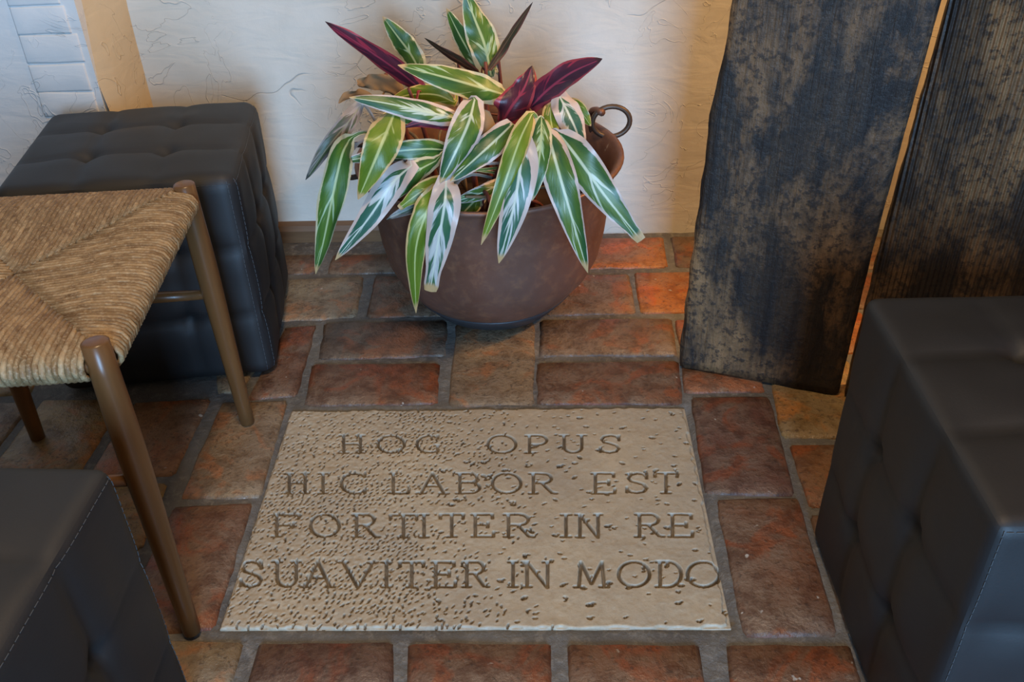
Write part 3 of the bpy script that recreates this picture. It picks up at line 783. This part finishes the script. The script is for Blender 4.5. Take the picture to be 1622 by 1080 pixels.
def board(lf, rf, mat, z1, sd, zb, th=0.046):
    nu, nz = 26, 110; V = []; F = []
    loop = []
    for i in range(nu + 1): loop.append((i / nu, 0))
    for j in range(1, 4): loop.append((1, j / 3))
    for i in range(nu - 1, -1, -1): loop.append((i / nu, 1))
    for j in range(2, 0, -1): loop.append((0, j / 3))
    nl = len(loop)
    for k in range(nz + 1):
        t = k / nz; zz = t * z1
        for (a, b) in loop:
            z = zz + (1 - t) ** 8 * zb(a)
            x0, x1 = lf(z), rf(z); x = x0 + (x1 - x0) * a
            e = min(a * (x1 - x0), (1 - a) * (x1 - x0)); rd = max(0, 1 - e / 0.006) if b in (0, 1) else 0
            y = b * th + (0.004 * rd * (1 if b == 0 else -1) if b in (0, 1) else 0)
            if b == 0: y += 0.0022 * noise.noise(Vector((x * 32, z * 2.5, sd))) + 0.0016 * noise.noise(Vector((x * 9, z * 6, sd + 3)))
            if a in (0, 1): x += (0.0025 if a == 0 else 0.0006) * noise.noise(Vector((z * 26, b * 2, sd + 5)))
            V.append((x, y, z))
    for k in range(nz):
        for i in range(nl):
            j = (i + 1) % nl; F.append((k * nl + i, k * nl + j, (k + 1) * nl + j, (k + 1) * nl + i))
    F.append(tuple(range(nl - 1, -1, -1))); F.append(tuple(nz * nl + i for i in range(nl)))
    return mesh_obj('board', V, F, mat, panel, smooth=True)
board(lambda z: interp(LE, z), lambda z: interp(GA, z) - 0.0015, M_TIMB, 1.7, 1.0, lambda a: 0.001 + 0.004 * abs(math.sin(a * 5)))
board(lambda z: interp(GA, z) + 0.0085, lambda z: 0.66 + 0.004 * math.sin(z * 5), M_TIMB2, 1.7, 20.0, lambda a: 0.001 + 0.003 * abs(math.sin(a * 7 + 1)))
board(lambda z: 0.669 + 0.004 * math.sin(z * 5), lambda z: 0.98 + 0.003 * math.sin(z * 4 + 1), M_TIMB, 1.7, 41.0, lambda a: 0.001 + 0.003 * abs(math.sin(a * 6 + 2)))  # unseen third board, added to keep the wall lamp off the ottoman
for z in (0.80, 1.45):
    v, f = box(0.06, 0.94, 0.044, 0.075, z, z + 0.09); mesh_obj('batten', v, f, M_TIMB, panel)

# ------------------------------------------------------------------ potted plant in a copper cauldron
PCX, PCY, RZ = -0.088, 1.606, 0.312
plant = empty('potted_plant', (PCX, PCY, 0)); tag(plant, 'variegated leafy plant spilling out of an old copper cauldron with ring handles', 'potted plant')
PO = Vector((PCX, PCY, 0))
def lathe(prof, n=64):
    V = []; F = []
    for i, (r_, z) in enumerate(prof):
        for k in range(n):
            a = 2 * math.pi * k / n; w = 1 + 0.006 * math.sin(3 * a + z * 9) + 0.004 * math.sin(5 * a + 1)
            V.append((r_ * w * math.cos(a), r_ * w * math.sin(a), z))
    for i in range(len(prof) - 1):
        for k in range(n):
            k2 = (k + 1) % n; F.append((i * n + k, i * n + k2, (i + 1) * n + k2, (i + 1) * n + k))
    return V, F
prof = [(0.0, 0.004), (0.10, 0.004), (0.120, 0.012), (0.140, 0.030), (0.165, 0.052), (0.190, 0.084), (0.206, 0.120), (0.215, 0.165), (0.221, 0.22), (0.228, 0.275), (0.236, 0.300), (0.243, 0.310), (0.247, 0.314), (0.246, 0.319), (0.240, 0.319), (0.232, 0.312), (0.224, 0.296), (0.216, 0.24), (0.210, 0.18), (0.20, 0.12)]
v, f = lathe(prof); pot = mesh_obj('cauldron', v, f, M_COPPER, plant, smooth=True)
v, f = lathe([(0.0, 0.0), (0.100, 0.0), (0.116, 0.003), (0.133, 0.013), (0.1475, 0.0290), (0.1615, 0.0450), (0.1610, 0.0480), (0.15, 0.047), (0.10, 0.024)]); mesh_obj('foot', v, f, M_COPPER_DARK, plant, smooth=True)
V = []; F = []; n = 40
V.append((0, 0, 0.262))
for j in range(1, 7):
    for k in range(n):
        a = 2 * math.pi * k / n; r_ = 0.214 * j / 6
        V.append((r_ * math.cos(a), r_ * math.sin(a), 0.256 + 0.010 * noise.noise(Vector((r_ * 30 * math.cos(a), r_ * 30 * math.sin(a), 2))) - 0.02 * (j == 6)))
for k in range(n):
    F.append((0, 1 + k, 1 + (k + 1) % n))
    for j in range(5): F.append((1 + j * n + k, 1 + (j + 1) * n + k, 1 + (j + 1) * n + (k + 1) % n, 1 + j * n + (k + 1) % n))
mesh_obj('soil', V, F, M_SOIL, plant, smooth=True)
def handle(ang, flip):
    d = Vector((math.cos(ang), math.sin(ang), 0)); s = Vector((-d.y, d.x, 0))
    base = d * 0.240 + Vector((0, 0, 0.318))
    P = []
    c = d * 0.246 + s * 0.012 * flip + Vector((0, 0, 0.338))
    for k in range(28):
        a = 2 * math.pi * k / 28
        P.append(c + (d * 0.96 - s * 0.25 * flip) * math.cos(a) * 0.036 + Vector((0, 0, 1)) * math.sin(a) * 0.030)
    v, f, u = tube(P, 0.0050, 10, closed=True); h = mesh_obj('handle', v, f, M_IRON, plant, smooth=True)
    P = [d * 0.226 + s * 0.055 + Vector((0, 0, 0.305)), d * 0.220 + s * 0.052 + Vector((0, 0, 0.340)), d * 0.221 + s * 0.035 + Vector((0, 0, 0.356)), d * 0.226 + s * 0.008 + Vector((0, 0, 0.360))]
    v, f, u = tube(catmull(P, 8), 0.007, 8); mesh_obj('lug', v, f, M_COPPER, h, smooth=True)
handle(R(18), 1); handle(R(200), -1)

# stems: a fan of short canes out of the soil
stems = []
for k, (sx, sy, tx, ty, tz) in enumerate([(-.10, .0, -.13, -.05, .46), (-.05, .05, -.05, .05, .47), (0, .0, .0, .02, .48), (.03, .06, .02, .07, .48), (.06, -.03, .07, -.06, .48),
        (.10, .0, .13, -.02, .46), (-.02, -.08, -.03, -.13, .44), (-.12, -.06, -.17, -.12, .40), (.08, -.09, .10, -.16, .41), (.0, -.11, .04, -.19, .40), (-.14, .03, -.18, .03, .46)]):
    P = [Vector((sx, sy, 0.25)), Vector(((sx * .6 + tx * .4), (sy * .6 + ty * .4), 0.25 + (tz - .25) * .55)), Vector((tx, ty, tz))]
    C_ = catmull(P, 10); v, f, u = tube(C_, [0.006 - 0.0003 * i for i in range(11)], 8)
    mesh_obj('stem', v, f, M_STEM, plant, smooth=True); stems.append(C_)
for k in range(26):                                                   # dry stalks and shrivelled blades over the soil
    a = random.uniform(0, 6.28); r0 = random.uniform(.04, .19); a2 = a + random.uniform(-.8, .8); r2 = min(.21, r0 + random.uniform(.0, .12))
    P = [Vector((r0 * math.cos(a), r0 * math.sin(a), .255)), Vector(((r0 + r2) / 2 * math.cos((a + a2) / 2), (r0 + r2) / 2 * math.sin((a + a2) / 2), .255 + random.uniform(.03, .1))), Vector((r2 * math.cos(a2), r2 * math.sin(a2), .29 + random.uniform(.0, .05)))]
    v, f, u = tube(catmull(P, 8), [random.uniform(.0015, .004) for _ in range(9)], 5); mesh_obj('dry_stalk', v, f, M_DRY if k % 3 else M_STEM, plant, smooth=True)

def leaf(pts, wpx, kind, tilt=0.0, arch=0.10, curl=0.0, blunt=0.0, roll=0.0, wavy=0.012):
    """pts: (u, v, y) along the midrib from base to tip, wpx: widest width in photo pixels"""
    W_ = [aty(u, v, y) - PO for u, v, y in pts]
    b = W_[0]
    best = min((p for C_ in stems for p in C_[4:]), key=lambda p: (p - b).length + 0.25 * max(0, p.z - b.z))
    lead = best.lerp(b, 0.55) + Vector((0, 0, 0.012))
    n_lead = 5; n_leaf = 22
    cl = catmull([best, lead, b, W_[1]], 9)[:7]
    body = catmull(W_, n_leaf)
    pts3 = [cl[i] for i in range(0, 6)] + body
    nl = 6
    depth = (W_[len(W_) // 2] + PO - CAM).dot(CF); half = wpx / FPX * depth / 2
    V, F, U = [], [], []; m = 8; N = len(pts3)
    sd = random.random() * 90
    for i, p in enumerate(pts3):
        t = (pts3[min(i + 1, N - 1)] - pts3[max(i - 1, 0)])
        if t.length < 1e-7: t = Vector((0, 0, 1))
        t.normalize()
        cd = (CAM - PO - p).normalized()
        hint = cd * math.cos(tilt) + cd.cross(t).normalized() * math.sin(tilt) if cd.cross(t).length > 1e-4 else cd
        nr = hint - t * hint.dot(t)
        if nr.length < 1e-4: nr = Vector((0, -.5, .8))
        nr.normalize(); sd_ = t.cross(nr).normalized()
        if i < nl: w = 0.0025 + (half * 0.22 - 0.0025) * max(0, (i - 2) / (nl - 2)); vv = 0.0
        else:
            x = (i - nl) / n_leaf; vv = x
            prof_ = math.sin(math.pi * min(1, (0.10 + 0.90 * x) ** 0.82)) ** 0.72
            if blunt: prof_ = max(prof_, blunt * (1 if x < 0.97 else 0.8)) if x > 0.6 else prof_
            w = max(half * prof_, half * 0.02)
        for k in range(m + 1):
            s = 2 * k / m - 1
            z = -abs(s) ** 1.6 * w * arch * 2 + wavy * abs(s) ** 2 * noise.noise(Vector((vv * 5, s, sd))) * (w / 0.025)
            q = p + sd_ * (s * w * (1 - curl * 0.3)) + nr * z
            V.append(q); U.append(((s + 1) / 2, vv))
    for i in range(N - 1):
        for k in range(m):
            a = i * (m + 1) + k; F.append((a, a + 1, a + m + 2, a + m + 1))
    mesh_obj('leaf', V, F, LM[kind], plant, smooth=True, uvs=U)
Lf = leaf
# upright and spreading leaves at the back
Lf([(668, 142, 1.60), (630, 112, 1.59), (575, 74, 1.57), (515, 34, 1.55)], 36, 'purple', 0.5)
Lf([(668, 118, 1.68), (650, 85, 1.70), (630, 58, 1.71), (606, 26, 1.72)], 38, 'green', 0.3)
Lf([(778, 120, 1.66), (768, 72, 1.68), (752, 30, 1.70), (736, -12, 1.71)], 50, 'green', -0.2)
Lf([(760, 118, 1.67), (744, 85, 1.70), (725, 50, 1.72), (707, 13, 1.74)], 32, 'green', 0.4)
Lf([(760, 118, 1.62), (730, 98, 1.64), (700, 80, 1.65), (672, 60, 1.66)], 16, 'dark', 0.7)
Lf([(774, 110, 1.64), (795, 78, 1.66), (818, 42, 1.67), (844, 3, 1.68)], 18, 'dark', 0.7)
Lf([(800, 150, 1.54), (760, 138, 1.52), (700, 121, 1.50), (630, 103, 1.49)], 48, 'green', -0.3)
Lf([(792, 200, 1.50), (808, 172, 1.49), (830, 140, 1.50), (843, 104, 1.52)], 52, 'purple', 0.3, wavy=0.03)
Lf([(842, 168, 1.50), (868, 142, 1.49), (905, 115, 1.47), (954, 93, 1.45)], 46, 'purple', -0.3)
Lf([(726, 188, 1.46), (680, 178, 1.44), (615, 164, 1.43), (553, 154, 1.43)], 36, 'var', -0.2)
Lf([(572, 166, 1.50), (548, 198, 1.47), (517, 236, 1.45), (484, 285, 1.44)], 30, 'grey', 0.3)
Lf([(720, 162, 1.60), (690, 150, 1.60), (650, 150, 1.58), (618, 158, 1.56)], 30, 'lime', 0.2)
Lf([(640, 150, 1.62), (610, 132, 1.61), (580, 130, 1.60), (566, 134, 1.58)], 26, 'dry', 0.2, wavy=0.05)
Lf([(600, 162, 1.58), (570, 150, 1.57), (548, 153, 1.55), (536, 164, 1.54)], 16, 'dry', 0.3, wavy=0.05)
Lf([(700, 190, 1.52), (660, 184, 1.50), (620, 186, 1.49), (590, 196, 1.48)], 28, 'green', 0.2)
Lf([(730, 205, 1.50), (700, 196, 1.49), (668, 194, 1.49), (640, 202, 1.49)], 20, 'purple', 0.2)
# left group
Lf([(553, 222, 1.44), (541, 248, 1.40), (526, 315, 1.375), (514, 375, 1.37), (500, 434, 1.37)], 44, 'green', 0.2, wavy=0.02)
Lf([(626, 176, 1.44), (610, 215, 1.39), (592, 258, 1.365), (567, 316, 1.36)], 58, 'lime', -0.1)
Lf([(652, 262, 1.42), (622, 290, 1.38), (582, 348, 1.36), (531, 412, 1.35)], 44, 'pale', 0.1)
Lf([(712, 238, 1.46), (675, 236, 1.44), (625, 240, 1.43), (582, 248, 1.43)], 32, 'green', 0.2)
Lf([(640, 250, 1.45), (605, 248, 1.44), (575, 250, 1.43), (545, 256, 1.42)], 24, 'var', 0.3)
Lf([(690, 255, 1.44), (660, 272, 1.42), (632, 300, 1.40), (602, 330, 1.39)], 34, 'green', 0.2)
Lf([(700, 284, 1.41), (676, 298, 1.385), (655, 312, 1.375), (632, 330, 1.37)], 28, 'lime', 0.0, blunt=0.4)
Lf([(720, 290, 1.43), (690, 310, 1.40), (650, 330, 1.38), (612, 348, 1.37)], 26, 'grey', 0.3)
Lf([(560, 232, 1.50), (548, 236, 1.46), (538, 254, 1.44), (532, 280, 1.43)], 24, 'pale', 0.3)
# centre group, hanging over the front rim
Lf([(752, 158, 1.44), (742, 195, 1.40), (722, 240, 1.375), (697, 290, 1.365)], 52, 'var', 0.1)
Lf([(812, 196, 1.43), (785, 222, 1.40), (752, 252, 1.38), (712, 288, 1.37)], 44, 'var', -0.2)
Lf([(842, 182, 1.42), (822, 225, 1.37), (796, 300, 1.335), (762, 388, 1.325)], 36, 'lime', 0.1)
Lf([(826, 218, 1.39), (824, 265, 1.35), (812, 335, 1.325), (790, 417, 1.32)], 56, 'pale', -0.1)
Lf([(858, 188, 1.43), (857, 222, 1.39), (852, 268, 1.36), (843, 318, 1.35)], 38, 'green', 0.1)
Lf([(692, 300, 1.38), (676, 335, 1.345), (658, 400, 1.335), (659, 496, 1.345)], 40, 'lime', 0.2, wavy=0.025)
Lf([(707, 285, 1.37), (704, 325, 1.335), (692, 395, 1.325), (681, 462, 1.33)], 50, 'pale', -0.1, blunt=0.5)
Lf([(770, 300, 1.45), (752, 318, 1.42), (735, 336, 1.40), (714, 360, 1.385)], 34, 'green', 0.2)
Lf([(800, 285, 1.46), (775, 300, 1.43), (745, 312, 1.41), (715, 320, 1.40)], 24, 'var', 0.2)
# right group
Lf([(868, 208, 1.42), (880, 255, 1.37), (903, 335, 1.34), (931, 432, 1.335)], 54, 'var', 0.1)
Lf([(888, 215, 1.42), (915, 250, 1.385), (962, 315, 1.36), (1016, 381, 1.35)], 56, 'var', -0.1, blunt=0.35)
Lf([(884, 148, 1.50), (898, 175, 1.47), (912, 205, 1.45), (925, 242, 1.44)], 44, 'pale', 0.2)
Lf([(872, 165, 1.50), (872, 185, 1.47), (876, 208, 1.45), (880, 232, 1.44)], 26, 'lime', 0.2)
Lf([(900, 160, 1.54), (915, 170, 1.52), (926, 185, 1.51), (936, 200, 1.50)], 22, 'lime', -0.2)
Lf([(768, 180, 1.46), (772, 205, 1.44), (768, 232, 1.43), (756, 258, 1.43)], 30, 'dry', 0.2)
